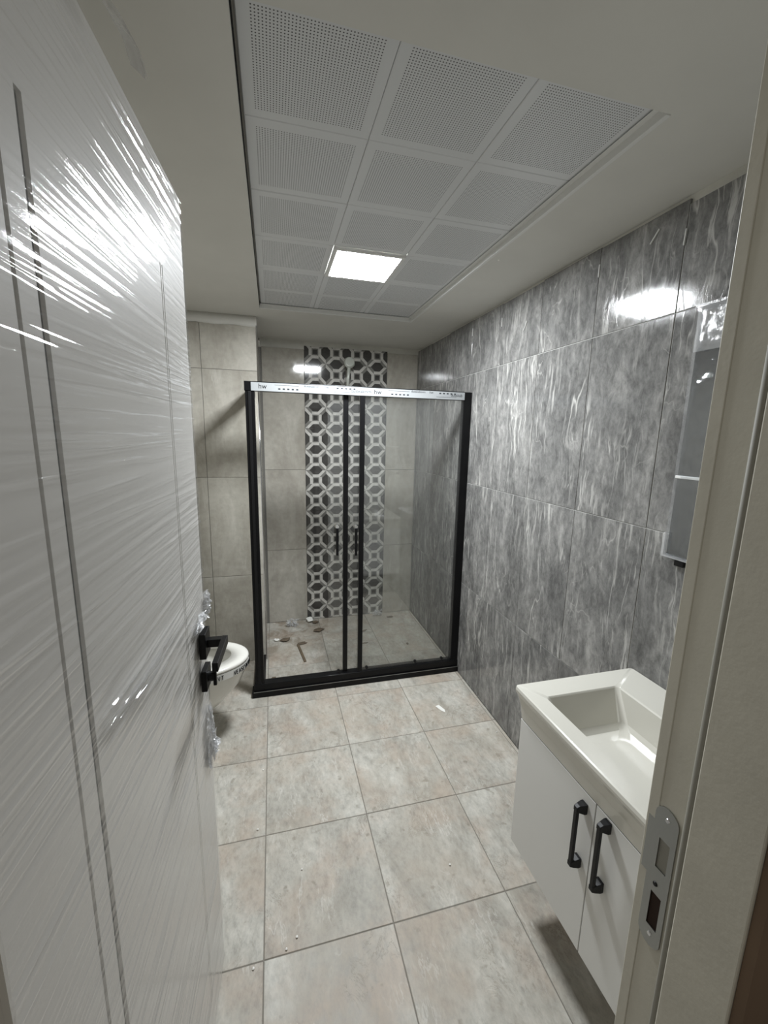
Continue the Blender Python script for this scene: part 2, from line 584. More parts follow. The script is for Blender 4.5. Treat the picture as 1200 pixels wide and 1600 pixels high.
# shower back wall: beige columns either side of the patterned strip
wb = box('wall_back', XP - 0.0, XW + TT, YB + TT, YB + 0.12, -0.05, 2.42, 'rough_plaster')
tag(wb, 'shower end wall of beige tiles with a black and white geometric strip', 'wall', kind='structure')
box('grout_bed', XP, XW, YB + 0.0025, YB + TT, 0.0, 2.24, 'grout_dark', wb)
XS0, XS1 = 0.257, 0.931
lay(wb, 'wall_tile', [XP + 0.011, XS0], ZJ + [2.245], (0, YB, 0), (1, 0, 0), (0, 0, 1), (0, -1, 0), 'beige_tile')
lay(wb, 'wall_tile', [XS1, XW - 0.001], ZJ + [2.262], (0, YB, 0), (1, 0, 0), (0, 0, 1), (0, -1, 0), 'beige_tile')
DP = 0.337
zd = cuts(0.0, 2.272, 1.641, DP)
for j in range(len(zd) - 1):
    w, h = XS1 - XS0 - 0.0016, zd[j + 1] - zd[j] - 0.0016
    zc = (zd[j] + zd[j + 1]) / 2
    me = tile_mesh(w, h, (1, 0, 0), (0, 0, 1), (0, -1, 0), 'decor_tile',
                   ((XS1 - XS0) / 2, round(zc - 1.641 + 4 * DP, 5)))
    d = link('decor_tile', me, None, wb, ((XS0 + XS1) / 2, YB, zc))
    d['label'] = 'tile with black diamonds and white ribbons'

# pier on the left of the shower, behind the toilet
wp = box('wall_pier', XL - 0.12, XP - TT, YP + TT, YB + 0.12, -0.05, 2.42, 'rough_plaster')
tag(wp, 'beige tiled wall pier behind the toilet beside the shower', 'wall', kind='structure')
boxes('grout_bed', [(XL, XP - 0.0025, YP + 0.0025, YP + TT, 0, 2.24), (XP - TT, XP - 0.0025, YP + 0.0025, YB, 0, 2.24)], 'grout_dark', wp)
lay(wp, 'wall_tile', cuts(XL, XP - 0.004, -0.41, 0.3454), ZJ + [2.246], (0, YP, 0), (1, 0, 0), (0, 0, 1), (0, -1, 0), 'beige_tile')
lay(wp, 'wall_tile', cuts(YP + 0.004, YB, YP + 0.33, 0.3454), ZJ + [2.246], (XP, 0, 0), (0, 1, 0), (0, 0, 1), (1, 0, 0), 'beige_tile')
tube_obj('edge_trim', [(XP - 0.003, YP + 0.003, 0.0), (XP - 0.003, YP + 0.003, 2.30)], 0.0052, 'chrome', wp, 12)
bm = bmesh.new()
prev = None
for k in range(15):
    x = XL + (XP - XL) * k / 14
    zt = 2.243 + 0.004 * math.sin(k * 1.3)
    cur = [bm.verts.new((x, YP + 0.001, zt)), bm.verts.new((x, YP - 0.004, zt + 0.02)), bm.verts.new((x, YP - 0.002, ZC)),
           bm.verts.new((x, YP + TT, ZC)), bm.verts.new((x, YP + TT, zt))]
    if prev:
        for a in range(5):
            bm.faces.new((prev[a], prev[(a + 1) % 5], cur[(a + 1) % 5], cur[a]))
    prev = cur
link('plaster_band', finish(bm, 'plaster_band', smooth=True), 'plaster', wp)

# left wall
wl = box('wall_left', XL - 0.12, XL - TT, YH, YP + TT, -0.05, 2.42, 'rough_plaster')
tag(wl, 'left wall of beige tiles behind the open door', 'wall', kind='structure')
box('grout_bed', XL - TT, XL - 0.0025, YF, YP, 0, 2.27, 'grout_dark', wl)
lay(wl, 'wall_tile', cuts(YF, YP, 2.87 - 0.3454, 0.3454), ZJ + [2.275], (XL, 0, 0), (0, 1, 0), (0, 0, 1), (1, 0, 0), 'beige_tile')

# front wall with the doorway
DX0, DX1, DZ = -0.305, 0.535, 2.145            # rough opening
JR, JL, HZ = 0.500, -0.262, 2.118
wf = boxes('wall_front', [(XL, DX0, YH + 0.012, YF, -0.05, 2.42), (DX1, XW + TT, YH + 0.012, YF, -0.05, 2.42),
                          (DX0, DX1, YH + 0.012, YF, DZ, 2.42)], 'plaster')
tag(wf, 'front wall around the bathroom doorway', 'wall', kind='structure')
wh = boxes('wall_hall', [(-1.6, DX0, YH - 0.012, YH - 0.0005, -0.05, 2.6), (JR + 0.003, 2.2, YH - 0.012, YH - 0.0005, -0.05, 2.6),
                         (DX0, JR + 0.003, YH - 0.012, YH - 0.0005, DZ, 2.6)], 'brown_wall')
tag(wh, 'dark brown hall face of the wall outside the door frame', 'wall', kind='structure')

# ceiling: plaster with a sunk rectangle of perforated metal tiles
RX0, RX1, RY0, RY1, RZ = -0.052, 0.862, 0.872, 2.672, 2.327
ce = boxes('ceiling', [(XL - 0.12, RX0, YF, YB + 0.1, ZC, 2.44), (RX1, XW + 0.05, YF, YB + 0.1, ZC, 2.44),
                       (RX0, RX1, YF, RY0, ZC, 2.44), (RX0, RX1, RY1, YB + 0.1, ZC, 2.44),
                       (RX0, RX1, RY0, RY1, RZ + 0.012, 2.44)], 'plaster')
tag(ce, 'white plaster ceiling with a sunk field of perforated metal tiles', 'ceiling', kind='structure')
ux = [-0.045, 0.255, 0.555, 0.855]
vy = [0.877, 1.177, 1.488, 1.798, 2.11, 2.425, 2.667]
ceil_mats = 'perforated_metal'
lay(ce, 'ceiling_tile', ux, vy, (0, 0, RZ), (1, 0, 0), (0, -1, 0), (0, 0, -1), ceil_mats, gap=0.002, jit=0.001,
    skip=lambda i, j: True)
for i in range(3):
    for j in range(6):
        if (i, j) == (1, 3):
            continue
        w, h = ux[i + 1] - ux[i] - 0.0010, vy[j + 1] - vy[j] - 0.0010
        me = tile_mesh(w, h, (1, 0, 0), (0, 1, 0), (0, 0, -1), ceil_mats, None, 0.010, 0.002)
        link('ceiling_tile', me, None, ce, ((ux[i] + ux[i + 1]) / 2, (vy[j] + vy[j + 1]) / 2, RZ - random.uniform(0, 0.0012)))
for (x0, x1, y0, y1) in ((RX0, RX0 + 0.003, RY0, RY1), ):
    box('shadow_gap_strip', x0 - 0.001, x1, y0, y1, RZ - 0.010, RZ, 'black_matt', ce)
for (x0, x1, y0, y1) in ((RX1 - 0.018, RX1, RY0, RY1), (RX0 + 0.003, RX1 - 0.018, RY1 - 0.018, RY1), ):
    box('edge_angle', x0, x1, y0, y1, RZ - 0.005, RZ - 0.0035, 'profile_white', ce)
for (x0, x1, y0, y1) in ((RX1 - 0.0025, RX1 + 0.010, RY0, RY1 + 0.01), (RX0, RX1, RY1 - 0.0025, RY1 + 0.010)):
    box('edge_bead', x0, x1, y0, y1, ZC - 0.0025, RZ - 0.003, 'profile_white', ce, 0.0012)

# LED panel in the place of one tile
lamp = thing('ceiling_light', 'square white LED panel glowing among the perforated ceiling tiles', 'ceiling light', (0.405, 1.954, RZ))
LX, LY = 0.149, 0.155
boxes('frame', [(-LX, LX, -LY, -LY + 0.016, -0.011, 0.006), (-LX, LX, LY - 0.016, LY, -0.011, 0.006),
                (-LX, -LX + 0.016, -LY + 0.016, LY - 0.016, -0.011, 0.006),
                (LX - 0.016, LX, -LY + 0.016, LY - 0.016, -0.011, 0.006)], 'profile_white', lamp, 0.001)
bm = bmesh.new()
vs = [bm.verts.new((x, y, -0.007)) for x, y in ((-LX + 0.016, -LY + 0.016), (-LX + 0.016, LY - 0.016), (LX - 0.016, LY - 0.016), (LX - 0.016, -LY + 0.016))]
bm.faces.new(vs)
me = bpy.data.meshes.new('diffuser')
bm.to_mesh(me)
bm.free()
link('diffuser', me, 'led', lamp)

# ------------------------------------------------------------------ door frame
fr = thing('trim_1', 'white painted door frame with steel strike plate and rubber seal', 'door frame', (0, 0, 0), kind='structure')
JR, JL, HZ = 0.500, -0.262, 2.118
box('jamb', JR + 0.012, DX1, YH, YF, 0, DZ, 'frame_white', fr).name = 'jamb'
box('door_stop', JR, JR + 0.012, YH, 0.334, 0, HZ - 0.012, 'frame_white', fr, 0.002)
box('jamb', DX0, JL - 0.016, YH, YF, 0, DZ, 'frame_white', fr)
box('door_stop', JL - 0.016, JL - 0.004, YH, 0.334, 0, HZ - 0.012, 'frame_white', fr, 0.002)
box('head_jamb', JL - 0.016, JR + 0.012, YH, YF, HZ, DZ, 'frame_white', fr)
box('head_stop', JL - 0.004, JR, YH, 0.334, HZ - 0.012, HZ, 'frame_white', fr, 0.002)
for x0, x1 in ((JR + 0.002, JR + 0.012), (JL - 0.016, JL - 0.006)):
    tube_obj('rubber_seal', [((x0 + x1) / 2, 0.3395, 0.0), ((x0 + x1) / 2, 0.3395, HZ)], 0.0052, 'seal_grey', fr, 10)
box('architrave', JR + 0.0135, JR + 0.075, YF, YF + 0.009, 0, DZ + 0.05, 'frame_white', fr, 0.003, 3)
box('architrave', JL - 0.075, JL - 0.012, YF, YF + 0.009, 0, DZ + 0.05, 'frame_white', fr, 0.003, 3)
box('head_architrave', JL - 0.012, JR + 0.004, YF, YF + 0.009, HZ + 0.002, DZ + 0.05, 'frame_white', fr, 0.003, 3)

box('edge_bead', JR + 0.0108, JR + 0.0165, 0.3835, YF + 0.010, 0, HZ, 'frame_white', fr, 0.0012)

# strike plate: a plate with two openings, in the y-z plane facing -x
PX = JR + 0.0105
bm = bmesh.new()
y0, y1, ym = 0.3520, 0.3865, 0.3690
hy0, hy1 = 0.3595, 0.3755
zb0, zb1, zl0, zl1 = 0.918, 0.974, 1.015, 1.063
out = []
def pv(y, z):
    return bm.verts.new((0, y, z))
def quad(ya, yb, za, zb):
    bm.faces.new((pv(ya, za), pv(yb, za), pv(yb, zb), pv(ya, zb)))
for za, zb in ((0.903, zb0), (zb1, zl0), (zl1, 1.097)):
    quad(y0, y1, za, zb)
for za, zb in ((zb0, zb1), (zl0, zl1)):
    quad(y0, hy0, za, zb)
    quad(hy1, y1, za, zb)
for zc, sg in ((1.097, 1), (0.903, -1)):
    c = [pv(ym + (y1 - y0) / 2 * math.cos(a), zc + sg * 0.016 * math.sin(a)) for a in [math.pi * k / 10 for k in range(11)]]
    bm.faces.new(c if sg > 0 else c[::-1])
quad(y1, y1 + 0.009, 0.995, 1.082)                       # lip towards the room
bmesh.ops.remove_doubles(bm, verts=bm.verts[:], dist=1e-5)
me = finish(bm, 'strike_plate')
sp = link('strike_plate', me, 'steel', fr, (PX, 0, -0.015))
so = sp.modifiers.new('thick', 'SOLIDIFY')
so.thickness = 0.0016
so.offset = 0
box('bolt_pocket', PX + 0.0012, PX + 0.0016, hy0 - 0.002, hy1 + 0.001, zb0 - 0.001, zb1 + 0.001, 'void_brown', sp).location = (-PX, 0, 0)
box('latch_pocket', PX + 0.0012, PX + 0.0016, hy0 - 0.001, hy1 + 0.001, zl0 - 0.001, zl1 + 0.001, 'seal_grey', sp).location = (-PX, 0, 0)
for (y, z) in ((ym - 0.001, 1.097), (ym - 0.001, 0.906), (ym + 0.002, 0.989)):
    bm = bmesh.new()
    bmesh.ops.create_cone(bm, cap_ends=True, segments=16, radius1=0.0036, radius2=0.0028, depth=0.0014)
    s = link('screw', finish(bm, 'screw'), 'chrome' if z != 0.989 else 'black_matt', sp, (-0.0014, y, z), (0, math.radians(-90), 0))

# ------------------------------------------------------------------ door leaf, wrapped in stretch film
DW, DT, DH = 0.76, 0.040, 2.095
ANG = math.atan2(0.99812, 0.06135)
dr = thing('door_1', 'white panelled door standing open, wrapped in clear stretch film', 'door', (-0.2316, 0.3475, 0.0), ANG, kind='structure')
# local x: from hinge to lock edge; local y: into the leaf; the face we see is y = 0
gro = [(0.134, 0.141), (0.172, 0.184), (0.5875, 0.5915), (0.5985, 0.6025)]
G0, G1 = 0.10, 1.905
lst = [(0, DW, 0.006, DT, 0.008, DH)]
xs = [0.0] + [g for p in gro for g in p] + [DW]
for k in range(0, len(xs), 2):
    lst.append((xs[k], xs[k + 1], 0.0, 0.0062, 0.008, DH))
for a, b_ in gro:
    lst += [(a, b_, 0.0, 0.0062, 0.008, G0), (a, b_, 0.0, 0.0062, G1, DH)]
boxes('leaf', lst, 'door_white', dr)
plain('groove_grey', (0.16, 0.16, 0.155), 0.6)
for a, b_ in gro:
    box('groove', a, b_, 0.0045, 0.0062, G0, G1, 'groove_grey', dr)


def film_sheet(name, x0, x1, z0, z1, nx, nz, off, mat, parent):
    """stretch film: fine horizontal wrinkles plus some hundreds of single folds, as real relief"""
    rs = np.random.RandomState(11)
    xs_ = np.linspace(x0, x1, nx + 1)
    zs_ = np.linspace(z0, z1, nz + 1)
    D = np.zeros((nz + 1, nx + 1))
    for j, z in enumerate(zs_):
        kz = 0.45 + 0.55 * min(1.0, max(0.0, (z - 0.7) / 0.5))
        for i, x in enumerate(xs_):
            zz = z + 0.030 * (x - 0.4) * math.sin(z * 2.6 + 0.6)
            D[j, i] = (0.0008 * noise.noise(Vector((x * 1.2, zz * 21.0, 0.0)))
                       + kz * 0.0011 * noise.noise(Vector((x * 1.5, zz * 96.0, 5.0)))
                       + kz * 0.00036 * noise.noise(Vector((x * 3.0, zz * 215.0, 8.0))))
    folds = []
    for k in range(520):                                  # all over the leaf
        sg = rs.uniform(0.0011, 0.0028)
        folds.append((rs.uniform(z0, z1), rs.uniform(-0.03, 0.03), rs.uniform(-0.1, 0.75), rs.uniform(0.08, 0.5), sg, sg * rs.uniform(0.12, 0.55)))
    for k in range(170):                                  # bunched along the lock edge
        sg = rs.uniform(0.0010, 0.0020)
        folds.append((rs.uniform(1.2, z1), rs.uniform(-0.10, 0.10), rs.uniform(0.45, 0.66), rs.uniform(0.10, 0.3), sg, sg * rs.uniform(0.2, 0.6)))
    for k in range(26):                                   # a rope of film above the handle
        sg = rs.uniform(0.0010, 0.0018)
        folds.append((1.205 + rs.normal() * 0.016, rs.uniform(-0.03, 0.03), rs.uniform(0.16, 0.38), rs.uniform(0.15, 0.38), sg, sg * rs.uniform(1.2, 4.2)))
    for k in range(40):                                   # drawn towards the handle from below
        sg = rs.uniform(0.0012, 0.0026)
        folds.append((rs.uniform(0.75, 1.1), rs.uniform(-0.12, 0.16), rs.uniform(0.25, 0.6), rs.uniform(0.1, 0.35), sg, sg * rs.uniform(0.3, 1.1)))
    for k in range(16):                                   # short bright nicks
        sg = rs.uniform(0.0009, 0.0014)
        folds.append((rs.uniform(0.3, 1.5), rs.uniform(-0.05, 0.05), rs.uniform(0.1, 0.7), rs.uniform(0.015, 0.05), sg, sg * rs.uniform(1.8, 4.5)))
    X = xs_[None, :]
    Z = zs_[:, None]
    for (zc, tilt, xa, ln, sg, amp) in folds:
        j0 = max(0, int((zc - 0.10 - z0) / (z1 - z0) * nz))
        j1 = min(nz + 1, int((zc + 0.10 - z0) / (z1 - z0) * nz) + 2)
        w = np.clip((X - xa) / 0.04, 0, 1) * np.clip((xa + ln - X) / 0.06, 0, 1)
        D[j0:j1] += amp * w * np.exp(-((Z[j0:j1] - zc - tilt * (X - 0.4)) / sg) ** 2)
    D = np.maximum(D, -0.0024)
    co = [(float(xs_[i]), -off - float(D[j, i]), float(zs_[j])) for j in range(nz + 1) for i in range(nx + 1)]
    fs = []
    for j in range(nz):
        for i in range(nx):
            a = j * (nx + 1) + i
            fs.append((a, a + 1, a + nx + 2, a + nx + 1))
    me = bpy.data.meshes.new(name)
    me.from_pydata(co, [], fs)
    me.shade_smooth()
    o = link(name, me, mat, parent)
    o['label'] = 'clear stretch film pulled into horizontal wrinkles'
    return o


film_sheet('stretch_film', 0.0, DW + 0.001, 0.03, DH - 0.002, 44, 2100, 0.0030, 'stretch_film', dr)


def crumple(name, centre, size, seed, mat, parent, n=14, spread=(1, 1, 1)):
    """a crumpled scrap: a noisy folded sheet"""
    co, fs = [], []
    for j in range(n + 1):
        for i in range(n + 1):
            u, v = i / n - 0.5, j / n - 0.5
            q = Vector((u * 3.2, v * 3.2, seed * 1.7))
            d = noise.noise_vector(q * 1.2) * 0.42 + noise.noise_vector(q * 3.6) * 0.34
            co.append(((u + d.x * 0.6) * size * spread[0] + centre[0],
                       (d.y + 0.5 * u * v) * size * spread[1] + centre[1],
                       (v + d.z * 0.6) * size * spread[2] + centre[2]))
    for j in range(n):
        for i in range(n):
            a = j * (n + 1) + i
            fs.append((a, a + 1, a + n + 2, a + n + 1))
    me = bpy.data.meshes.new(name)
    me.from_pydata(co, [], fs)
    return link(name, me, mat, parent)


crumple('film_scrap', (DW + 0.012, -0.006, 1.150), 0.038, 1.0, 'crumpled_film', dr, 22, (1, 0.8, 1.3))
crumple('film_scrap', (DW + 0.010, -0.006, 0.732), 0.050, 2.0, 'crumpled_film', dr, 22, (1.1, 0.8, 0.8))
crumple('film_scrap', (DW - 0.045, -0.010, 0.80), 0.10, 3.0, 'crumpled_film', dr, 18, (0.6, 0.25, 1.5))
crumple('film_scrap', (DW - 0.07, -0.008, 1.135), 0.10, 4.0, 'crumpled_film', dr, 18, (1.0, 0.18, 0.25))
# loose tail of film standing up from the top edge
bm = bmesh.new()
prev = None
for k in range(17):
    t = k / 16
    x = 0.22 + 0.19 * t
    row = []
    for m in range(5):
        s = m / 4 - 0.5
        row.append(bm.verts.new((x + 0.008 * math.sin(m * 2 + k), -0.012 - 0.030 * t + s * (0.030 - 0.012 * t) + 0.003 * math.sin(3 * t + m),
                                 DH + 0.004 + 0.010 * math.sin(t * 2.4) + s * 0.010 - (0.02 * (t - 0.9) / 0.1 if t > 0.9 else 0))))
    if prev:
        for m in range(4):
            bm.faces.new((prev[m], prev[m + 1], row[m + 1], row[m]))
    prev = row
link('film_tail', finish(bm, 'film_tail', smooth=True), 'crumpled_film', dr)

# lever handle: rosette, neck and lever; key rosette and thumb-turn below
SX = DW - 0.062
hd = box('handle', SX - 0.026, SX + 0.026, -0.020, -0.0045, 1.045, 1.110, 'black_metal', dr, 0.0012)
hd['label'] = 'square black lever handle'
box('neck', SX - 0.010, SX + 0.010, -0.054, -0.013, 1.068, 1.088, 'black_metal', hd, 0.001)
box('lever', SX - 0.125, SX + 0.010, -0.066, -0.053, 1.067, 1.089, 'black_metal', hd, 0.001)
kr = box('key_rosette', SX - 0.026, SX + 0.026, -0.018, -0.0045, 0.958, 1.012, 'black_metal', dr, 0.0012)
bm = bmesh.new()
bmesh.ops.create_cone(bm, cap_ends=True, segments=20, radius1=0.014, radius2=0.012, depth=0.020)
link('turn_base', finish(bm, 'turn_base', smooth=False), 'black_metal', kr, (SX, -0.021, 0.985), (math.radians(90), 0, 0))
box('thumb_turn', SX - 0.004, SX + 0.004, -0.036, -0.028, 0.960, 1.008, 'black_metal', kr, 0.001)
for z in (0.25, 1.85):
    tube_obj('hinge', [(0.004, DT + 0.006, z - 0.04), (0.004, DT + 0.006, z + 0.04)], 0.006, 'steel', dr, 12)

# ------------------------------------------------------------------ shower enclosure
SY, SXL = 2.452, -0.118        # glazing line of the front, centre line of the return
sh = thing('shower_enclosure', 'black framed glass shower enclosure with sliding doors and taped top rail', 'shower enclosure', (0, 0, 0))
ZT0, ZT1 = 1.818, 1.868
box('corner_post', -0.136, -0.087, SY - 0.022, SY + 0.026, 0.028, ZT0, 'black_metal', sh, 0.003)
box('post_fluting', -0.121, -0.105, SY - 0.0255, SY - 0.021, 0.085, ZT0 - 0.002, 'black_matt', sh, 0.0015)
box('wall_post', XW - 0.052, XW - 0.0012, SY - 0.020, SY + 0.024, 0.028, ZT1 - 0.001, 'black_metal', sh, 0.003)
box('top_rail', -0.139, XW - 0.052, SY - 0.026, SY + 0.030, ZT0, ZT1, 'black_metal', sh, 0.002)
tp = box('protective_tape', -0.104, XW - 0.053, SY - 0.0268, SY - 0.0258, ZT0 + 0.001, ZT1 - 0.005, 'tape_white', sh)
tp['label'] = 'white printed protective tape'
box('threshold', -0.160, XW - 0.0012, SY - 0.036, SY + 0.040, 0.0005, 0.040, 'black_metal', sh, 0.003)
box('bottom_track', -0.146, XW - 0.0012, SY - 0.026, SY + 0.030, 0.040, 0.084, 'black_metal', sh, 0.003)
box('track_line', -0.150, XW - 0.0012, SY - 0.0375, SY - 0.033, 0.0375, 0.0400, 'steel', sh)
# return of the enclosure to the pier
box('return_threshold', SXL - 0.034, SXL + 0.034, SY + 0.040, YP - 0.0012, 0.0005, 0.040, 'black_metal', sh, 0.003)
box('return_bottom_rail', SXL - 0.018, SXL + 0.018, SY + 0.030, YP - 0.0012, 0.040, 0.084, 'black_metal', sh, 0.002)
box('return_top_rail', SXL - 0.020, SXL + 0.020, SY + 0.030, YP - 0.0012, ZT0, ZT1, 'black_metal', sh, 0.002)
box('return_wall_channel', SXL - 0.014, SXL + 0.014, YP - 0.034, YP - 0.0012, 0.084, ZT0, 'profile_white', sh, 0.002)
box('return_pane', SXL - 0.003, SXL + 0.003, SY + 0.027, YP - 0.030, 0.080, ZT0 + 0.004, 'shower_glass', sh)
def roller(parent, x, z):
    bm = bmesh.new()
    bmesh.ops.create_cone(bm, cap_ends=True, segments=18, radius1=0.010, radius2=0.010, depth=0.012)
    link('roller', finish(bm, 'roller', 0.001), 'black_matt', parent, (x, SY - 0.012, z), (math.radians(90), 0, 0))


def glass_leaf(name, x0, x1, dy, stile_x, hx, label):
    g = box(name, x0, x1, SY + dy, SY + dy + 0.005, 0.082, ZT0 + 0.002, 'shower_glass', sh)
    g['label'] = label
    box('stile', stile_x - 0.0145, stile_x + 0.0145, SY + dy - 0.009, SY + dy + 0.011, 0.085, ZT0 - 0.001, 'black_metal', g, 0.002)
    box('handle_bar', hx - 0.008, hx + 0.008, SY + dy - 0.040, SY + dy - 0.028, 0.875, 1.045, 'black_metal', g, 0.003)
    for z in (0.893, 1.052):
        bm = bmesh.new()
        bmesh.ops.create_cone(bm, cap_ends=True, segments=20, radius1=0.014, radius2=0.012, depth=0.034)
        link('handle_knob', finish(bm, 'handle_knob', 0.002), 'chrome', g, (hx, SY + dy - 0.018, z), (math.radians(90), 0, 0))
    for x in (x0 + 0.06, x1 - 0.07):
        roller(g, x, 0.104)


glass_leaf('sliding_door', 0.312, 0.960, 0.008, 0.4165, 0.362, 'sliding glass door pushed open to the right')
glass_leaf('fixed_leaf', 0.496, 1.150, -0.014, 0.510, 0.472, 'glass leaf on the right in front of the sliding door')


def text_mesh(name, s, size, loc, mat, parent, flip=False):
    cu = bpy.data.curves.new('txt', 'FONT')
    cu.body = s
    cu.size = size
    cu.extrude = 0.0001
    ob = bpy.data.objects.new('txt', cu)
    COL.objects.link(ob)
    bpy.context.view_layer.update()
    me = bpy.data.meshes.new_from_object(ob.evaluated_get(bpy.context.evaluated_depsgraph_get()))
    bpy.data.objects.remove(ob, do_unlink=True)
    rot = (math.radians(90), math.radians(180) if flip else 0, 0)
    me.materials.clear()
    return link(name, me, mat, parent, loc, rot)


TYF = SY - 0.0272
for x, z, s, sz, mt in ((-0.066, 1.832, 'hw', 0.036, 'ink'), (0.440, 1.834, 'dusakabinim', 0.024, 'ink_grey'),
                        (0.575, 1.831, 'hw', 0.036, 'ink'), (1.052, 1.836, 'dusakab', 0.024, 'ink_grey'),
                        (0.175, 1.849, 'dusakabinim', 0.018, 'ink_grey'), (0.290, 1.848, 'hw', 0.020, 'ink_grey'),
                        (0.800, 1.849, 'dusakabinim', 0.018, 'ink_grey'), (0.915, 1.848, 'hw', 0.020, 'ink_grey')):
    text_mesh('printed_lettering', s, sz, (x, TYF, z), mt, tp)
for x0 in (0.02, 0.34, 0.66, 0.96):                     # fine print, too small to read
    lst = [(x0, x0 + 0.13, TYF, TYF + 0.0002, 1.852 - (0.022 if x0 in (0.34, 0.96) else 0), 1.8535 - (0.022 if x0 in (0.34, 0.96) else 0))]
    zz = 1.830 if x0 not in (0.34, 0.96) else 1.848
    for k in range(5):
        lst.append((x0 + 0.018 + k * 0.024, x0 + 0.030 + k * 0.024, TYF, TYF + 0.0002, zz, zz + 0.007))
    boxes('fine_print', lst, 'ink_grey', tp)['kind'] = 'stuff'

# ------------------------------------------------------------------ hand shower on the end wall
hs = thing('hand_shower', 'round hand shower on a wall rail in front of the patterned tiles', 'hand shower', (0.583, YB, 0))
tube_obj('rail', [(0, -0.045, 0.95), (0, -0.045, 2.10)], 0.0085, 'chrome', hs)
for z in (0.98, 2.06):
    tube_obj('bracket', [(0, 0.0, z), (0, -0.047, z)], 0.011, 'chrome', hs)
box('slider', -0.016, 0.016, -0.075, -0.032, 2.005, 2.045, 'chrome', hs, 0.004)
tube_obj('grip', [(0.004, -0.075, 1.93), (0.008, -0.078, 2.03), (0.015, -0.088, 2.13)], [0.011, 0.013, 0.014], 'nozzle_plate', hs, 12)
bm = bmesh.new()
bmesh.ops.create_cone(bm, cap_ends=True, segments=32, radius1=0.045, radius2=0.036, depth=0.022)
hh = link('spray_head', finish(bm, 'spray_head', 0.003), 'nozzle_plate', hs, (0.017, -0.094, 2.155), (math.radians(78), 0, 0))
bm = bmesh.new()
for ring, cnt in ((0.0, 1), (0.012, 6), (0.023, 12), (0.034, 18)):
    for k in range(cnt):
        a = 2 * math.pi * k / cnt
        r = bmesh.ops.create_cone(bm, cap_ends=True, segments=6, radius1=0.0022, radius2=0.0018, depth=0.004,
                                  matrix=Matrix.Translation((ring * math.cos(a), ring * math.sin(a), 0)))
me = finish(bm, 'nozzles')
nz = link('nozzles', me, 'seal_grey', hh, (0, 0, -0.0125))
nz['kind'] = 'stuff'
pts = []
for k in range(25):
    t = k / 24
    pts.append((0.004 + 0.004 * math.sin(t * 5), -0.075 + 0.02 * t, 1.93 - 1.15 * math.sin(t * math.pi * 0.55)))
tube_obj('hose', pts, 0.0068, 'steel', hs, 8)

# ------------------------------------------------------------------ wall-hung toilet
def ell(t, cx, a_front, a_back, b, y0=0.0):
    """outline of a toilet: round front (towards +x), squarer back"""
    c, s = math.cos(t), math.sin(t)
    if c >= 0:
        return cx + a_front * c, y0 + b * s
    k = 3.2
    return cx - a_back * abs(c) ** (2 / k), y0 + b * math.copysign(abs(s) ** (2 / k), s)


to = thing('toilet', 'white wall-hung toilet with raised lid beside the shower', 'toilet', (XL, 2.165, 0.033))
NT = 48


def loft(rows, close_top=True, close_bot=True):
    bm = bmesh.new()
    rings = []
    for (z, cx, af, ab, b) in rows:
        rings.append([bm.verts.new((*ell(2 * math.pi * k / NT, cx, af, ab, b), z)) for k in range(NT)])
    for i in range(len(rings) - 1):
        for k in range(NT):
            bm.faces.new((rings[i][k], rings[i][(k + 1) % NT], rings[i + 1][(k + 1) % NT], rings[i + 1][k]))
    if close_bot:
        bm.faces.new(rings[0][::-1])
    if close_top:
        bm.faces.new(rings[-1])
    return bm


ZS = 0.405
bowl = loft([(0.085, 0.135, 0.135, 0.134, 0.105), (0.10, 0.15, 0.175, 0.149, 0.125), (0.17, 0.19, 0.225, 0.189, 0.155),
             (0.27, 0.235, 0.270, 0.234, 0.176), (0.35, 0.255, 0.284, 0.254, 0.184), (0.378, 0.26, 0.286, 0.259, 0.186),
             (0.386, 0.26, 0.283, 0.259, 0.183), (0.388, 0.27, 0.235, 0.19, 0.142), (0.36, 0.27, 0.225, 0.18, 0.132),
             (0.28, 0.27, 0.17, 0.14, 0.105), (0.22, 0.27, 0.09, 0.08, 0.06)])
link('bowl', finish(bowl, 'bowl', smooth=True), 'ceramic_white', to)
seat = bmesh.new()
rings = []
for (z, o, hole) in ((0.391, 0.0, 0), (0.391, 0.003, 0), (0.400, 0.005, 0), (0.408, 0.001, 0), (0.4105, -0.008, 0),
                     (0.4105, 0, 1), (0.402, 0.003, 1), (0.391, 0.004, 1)):
    if hole:
        rings.append([seat.verts.new((*ell(2 * math.pi * k / NT, 0.285, 0.175 + o, 0.19 + o, 0.120 + o), z)) for k in range(NT)])
    else:
        rings.append([seat.verts.new((*ell(2 * math.pi * k / NT, 0.26, 0.283 + o, 0.215 + o, 0.183 + o), z)) for k in range(NT)])
for i in range(len(rings)):
    j = (i + 1) % len(rings)
    for k in range(NT):
        seat.faces.new((rings[i][k], rings[i][(k + 1) % NT], rings[j][(k + 1) % NT], rings[j][k]))
link('seat', finish(seat, 'seat', smooth=True), 'ceramic_white', to)
wt = loft([(0.262, 0.27, 0.155, 0.13, 0.095), (0.263, 0.27, 0.155, 0.13, 0.095)])
link('bowl_water', finish(wt, 'bowl_water'), 'water_grey', to)
lid = bmesh.new()
rr = []
for x in (0.030, 0.034, 0.046, 0.050):
    q = 0.0 if x in (0.034, 0.046) else -0.008
    rr.append([lid.verts.new((x, ell(2 * math.pi * k / NT, 0, 0.25 + q, 0.2 + q, 0.18 + q)[1], 0.62 + ell(2 * math.pi * k / NT, 0, 0.25 + q, 0.2 + q, 0.18 + q)[0])) for k in range(NT)])
for i in range(3):
    for k in range(NT):
        lid.faces.new((rr[i][k], rr[i][(k + 1) % NT], rr[i + 1][(k + 1) % NT], rr[i + 1][k]))
